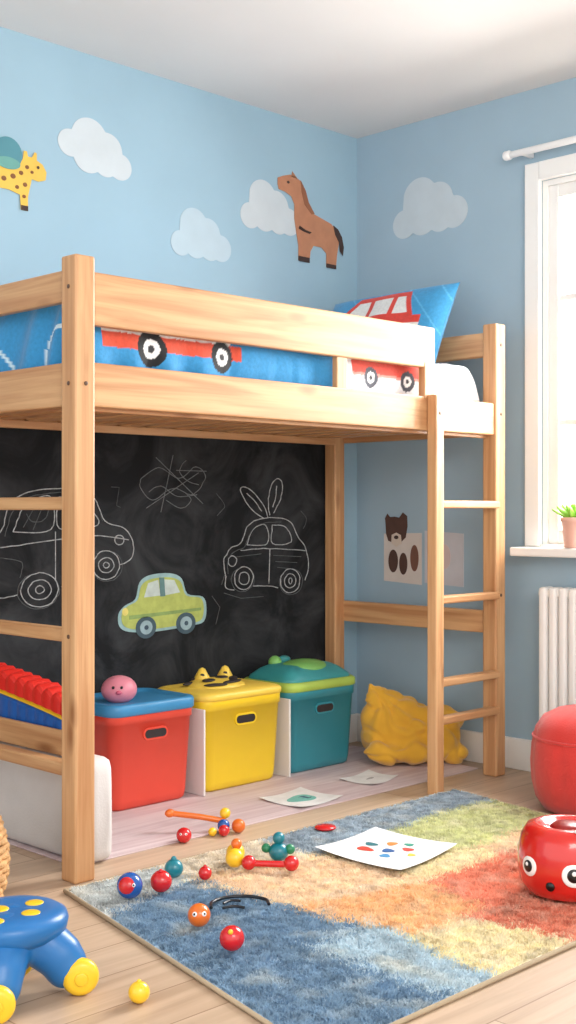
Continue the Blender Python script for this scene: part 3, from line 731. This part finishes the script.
# ------------------------------------------------------------ small toys
RZ=.0165
redb=mat('ball_red',(204,28,34),.25,.03,coat=.4); blueb=mat('ball_blue',(30,84,160),.25,.03,coat=.4); tealb=mat('ball_teal',(16,120,136),.3,.03,coat=.3)
yelb=mat('ball_yellow',(240,194,40),.3,.03,coat=.3); orab=mat('ball_orange',(226,110,34),.3,.05,coat=.3)
eyew=mat('eye_white',(240,240,240),.3); eyeb=mat('eye_black',(16,16,18),.2)
def face(g,c,r,d,lat,up=.25,rs=.28):
    d=Vector(d).normalized(); rt=Vector((d.y,-d.x,0)).normalized()
    for s in (-1,1):
        n_=(d+rt*s*lat+Vector((0,0,up))).normalized(); rot=Vector((0,0,1)).rotation_difference(n_)
        sphere('eye',Vector(c)+n_*r*.97,(r*rs,r*rs,r*.08),eyew,g,rot,16); sphere('pupil',Vector(c)+n_*r*1.03,(r*rs*.5,r*rs*.5,r*.05),eyeb,g,rot,12)
TC=(-.7,-.7,.3)
g=group('blue_toy_ball',(-2.09,-1.10,RZ)); c=(-2.09,-1.10,RZ+.033); sphere('ball',c,.033,blueb,g); 
n_=Vector((-.75,-.5,.25)).normalized(); sphere('red_patch',Vector(c)+n_*.010,.026,redb,g); face(g,c,.033,(-.6,-.8,.1),.3,.2,.16)
g=group('red_toy_ball',(-2.0,-1.115,RZ)); sphere('ball',(-2.0,-1.115,RZ+.028),.028,redb,g); sphere('knob',(-2.005,-1.12,RZ+.056),.006,redb,g,seg=12)
g=group('teal_toy_ball',(-1.895,-1.04,RZ)); sphere('ball',(-1.895,-1.04,RZ+.025),.025,tealb,g); sphere('knob',(-1.895,-1.04,RZ+.050),.008,tealb,g,seg=12)
g=group('small_red_ball',(-1.85,-1.115,RZ)); sphere('ball',(-1.85,-1.115,RZ+.018),.018,redb,g); sphere('knob',(-1.85,-1.115,RZ+.036),.005,redb,g,seg=12)
g=group('orange_toy_ball',(-2.105,-1.385,RZ)); c=(-2.105,-1.385,RZ+.027); sphere('ball',c,.027,orab,g); face(g,c,.027,(-.6,-.75,.2),.5,.2,.22)
g=group('red_toy_ball',(-2.16,-1.56,RZ)); sphere('ball',(-2.16,-1.56,RZ+.028),.028,redb,g); sphere('knob',(-2.175,-1.572,RZ+.048),.006,yelb,g,seg=12)
g=group('yellow_toy_ball',(-2.465,-1.615,0)); sphere('ball',(-2.465,-1.615,.022),.022,yelb,g); sphere('knob',(-2.465,-1.615,.044),.005,yelb,g,seg=12)
g=group('red_toy_ball',(-1.61,-.745,0)); c=(-1.61,-.745,.023); sphere('ball',c,.023,redb,g); face(g,c,.023,TC,.4,.1,.16)
# rattle on floor
g=group('toy_rattle',(-1.47,-.74,0))
tube('handle',[(-1.56,-.63,.06),(-1.50,-.69,.05),(-1.44,-.74,.035)],.009,orab,g); sphere('handle_end',(-1.565,-.625,.061),(.018,.014,.013),orab,g,seg=16)
for c,r,m in (((-1.45,-.745,.024),.0195,blueb),((-1.415,-.775,.022),.0215,orab),((-1.475,-.775,.018),.0175,redb),((-1.43,-.73,.056),.017,yelb),((-1.50,-.75,.014),.0135,yelb)): sphere('bead',c,r,m,g,seg=20)
# dumbbell shaker
g=group('toy_shaker',(-1.68,-1.17,RZ))
tube('rod',[(-1.70,-1.135,RZ+.018),(-1.635,-1.215,RZ+.018)],.009,redb,g)
sphere('end_a',(-1.705,-1.13,RZ+.02),.02,redb,g); sphere('end_b',(-1.63,-1.22,RZ+.021),.021,redb,g)
g=group('yellow_bead_toy',(-1.70,-1.07,RZ)); sphere('bead_a',(-1.715,-1.085,RZ+.026),.026,yelb,g); sphere('bead_b',(-1.68,-1.05,RZ+.027),.026,yelb,g); sphere('bead_c',(-1.695,-1.07,RZ+.058),.015,orab,g)
g=group('teal_peg_doll',(-1.58,-1.12,RZ)); sphere('body',(-1.585,-1.125,RZ+.026),(.028,.028,.026),tealb,g); sphere('head',(-1.585,-1.125,RZ+.064),.017,tealb,g); sphere('arm_a',(-1.565,-1.15,RZ+.034),.014,mat('ball_green',(40,130,90),.3),g); sphere('arm_b',(-1.61,-1.10,RZ+.036),.013,mat('ball_green',(40,130,90),.3),g)
g=group('red_disc_toy',(-1.24,-.975,RZ)); lathe('disc',[(0,0),(.03,0),(.034,.004),(.03,.009),(.012,.011),(0,.011)],(-1.235,-.975,RZ),redb,g)
g=group('black_cord',(-1.93,-1.33,RZ)); gl=mat('black_plastic',(26,28,34),.3)
tube('cord_a',[(q[0],q[1],RZ+.006) for q in sm([(-2.005,-1.315,0),(-1.975,-1.285,0),(-1.925,-1.28,0),(-1.88,-1.31,0),(-1.865,-1.36,0),(-1.885,-1.395,0)],False,8)],.0042,gl,g)
tube('cord_b',[(q[0],q[1],RZ+.005) for q in sm([(-1.985,-1.335,0),(-1.955,-1.345,0),(-1.945,-1.37,0)],False,8)],.0035,gl,g)
tube('cord_c',[(q[0],q[1],RZ+.005) for q in sm([(-1.96,-1.31,0),(-1.93,-1.305,0),(-1.915,-1.325,0)],False,8)],.003,gl,g)
# red bug drum with eyes
g=group('red_bug_toy',(-1.27,-1.86,RZ)); RB=Vector((-1.26,-1.855,RZ)); rp=mat('bug_red',(204,34,28),.22,.03,coat=.6)
lathe('body',[(0,0),(.085,0),(.108,.010),(.122,.035),(.128,.075),(.126,.115),(.118,.150),(.104,.172),(.085,.180),(.07,.178),(.062,.168),(0,.165)],RB,rp,g,64)
ca=math.atan2(-1.76,-2.77)
for k,(da,z,r_) in enumerate(((-.85,.085,.026),(.12,.078,.030),(.95,.10,.026),(-1.9,.1,.026),(2.1,.09,.026))):
    a=ca+da; n_=Vector((math.cos(a),math.sin(a),.04)).normalized(); rot=Vector((0,0,1)).rotation_difference(n_); q=RB+Vector((math.cos(a)*.125,math.sin(a)*.125,z))
    sphere('eye_white_%d'%k,q,(r_,r_,.006),eyew,g,rot,24); sphere('eye_pupil_%d'%k,q+n_*.005,(r_*.58,r_*.58,.004),eyeb,g,rot,20); sphere('eye_glint_%d'%k,q+n_*.009+Vector((0,0,.006)),(r_*.2,r_*.2,.0015),eyew,g,rot,12)
for k,(da,rr) in enumerate(((.3,.094),(1.8,.094))):
    a=ca+da; sphere('top_dot_%d'%k,RB+Vector((math.cos(a)*rr,math.sin(a)*rr,.178)),(.013,.013,.004),eyew,g,seg=16)
sphere('top_knob',RB+Vector((0,0,.168)),(.045,.045,.016),mat('bug_dark',(140,24,22),.3),g)
lathe('smile',[(.0,0),(.012,0),(.010,.003),(0,.004)],RB+Vector((math.cos(ca-.35)*.124,math.sin(ca-.35)*.124,.045)),eyeb,g,20,(math.cos(ca-.35),math.sin(ca-.35),0))
# pouf
pfm=mat('pouf_red_fabric',(206,50,44),.85,.06,10,.3,220,0,.3)
PX,PY=-.385,-1.405
g=group('red_pouf',(PX,PY,0))
def pfn(a,z): return 1-.022*abs(math.cos(a*4))**14
lathe('cushion',[(0,0),(.14,0),(.172,.012),(.195,.045),(.208,.10),(.212,.16),(.208,.22),(.195,.275),(.17,.312),(.125,.335),(.06,.345),(0,.346)],(PX,PY,.001),pfm,g,96,None,pfn)
tube('seam',[(PX+.2055*math.cos(a)*.985,PY+.2055*math.sin(a)*.985,.248) for a in [2*math.pi*i/64 for i in range(64)]],.005,pfm,g,True)
rcyl('button',(PX,PY,.347),.02,.01,pfm,g)
# blue ride-on stool
g=group('toy_ride_on_stool',(-2.61,-1.39,0)); bs=mat('stool_blue',(34,108,172),.35,.04); SC=Vector((-2.615,-1.375,0))
loft('seat',(SC.x,SC.y,0),.122,.112,[(.10,.05),(.112,.02),(.128,.004),(.148,0),(.160,.004),(.168,.018),(.171,.045),(.170,.07)],.112,bs,g,n=10)
legs=[]
for k,(dx,dy) in enumerate(((.085,-.085),(-.085,-.09),(-.075,.05),(.05,.06))):
    for i,(t,z) in enumerate(((.30,.12),(.5,.105),(.68,.09),(.84,.075),(.95,.056))):
        legs.append((tuple(SC+Vector((dx*t,dy*t,z))),(.058-.003*i,.058-.003*i,.053-.001*i),(0,0,0)))
    ax=Vector((-.5,-.86,0)).normalized()
    q=SC+Vector((dx*1.2,dy*1.2,.038))
    rcyl('wheel_%d'%k,q+ax*.022,.038,.036,yelp,g,ax,.014); rcyl('hub_%d'%k,q+ax*.041,.014,.006,yelb,g,ax,.002,20)
blob('legs',legs,bs,g,.007,0,.1,8)
for u,v,rr in ((-.075,-.055,.018),(.02,-.06,.020),(-.02,.02,.022),(.07,.0,.02),(-.08,.045,.018)):
    sphere('yellow_dot',SC+Vector((u*.85,v*.85,.1705)),(rr,rr,.004),yelb,g,seg=20)
# ------------------------------------------------------------ lights, world, camera
wd=bpy.data.worlds.new('daylight'); S.world=wd; wd.use_nodes=True; bg=wd.node_tree.nodes['Background']
bg.inputs[0].default_value=(1,.988,.97,1); bg.inputs[1].default_value=1.85
def area(name,loc,tgt,sx,sy,p,c):
    l=bpy.data.lights.new(name,'AREA'); l.shape='RECTANGLE'; l.size=sx; l.size_y=sy; l.energy=p; l.color=c
    o=bpy.data.objects.new(name,l); o.location=loc; o.rotation_euler=(Vector(tgt)-Vector(loc)).to_track_quat('-Z','Y').to_euler(); COL.objects.link(o)
area('window_daylight',(.75,-1.5,1.85),(-1.6,-1.3,.5),1.3,1.6,270,(1,.98,.95))
area('fill_softbox',(-3.2,-4.3,2.3),(-1.0,-.5,.9),1.8,1.2,66,(1,.975,.94))  # added fill light behind the camera, not a lamp of the room
cam=bpy.data.cameras.new('camera'); co=bpy.data.objects.new('camera',cam); COL.objects.link(co)
co.location=(-4.044,-3.621,1.0); co.rotation_euler=(math.radians(90),0,math.radians(-45))
cam.sensor_fit='VERTICAL'; cam.sensor_height=24; cam.lens=24*1250/1024; cam.shift_y=-2/1024; cam.clip_start=.05
S.camera=co
S.view_settings.view_transform='Standard'
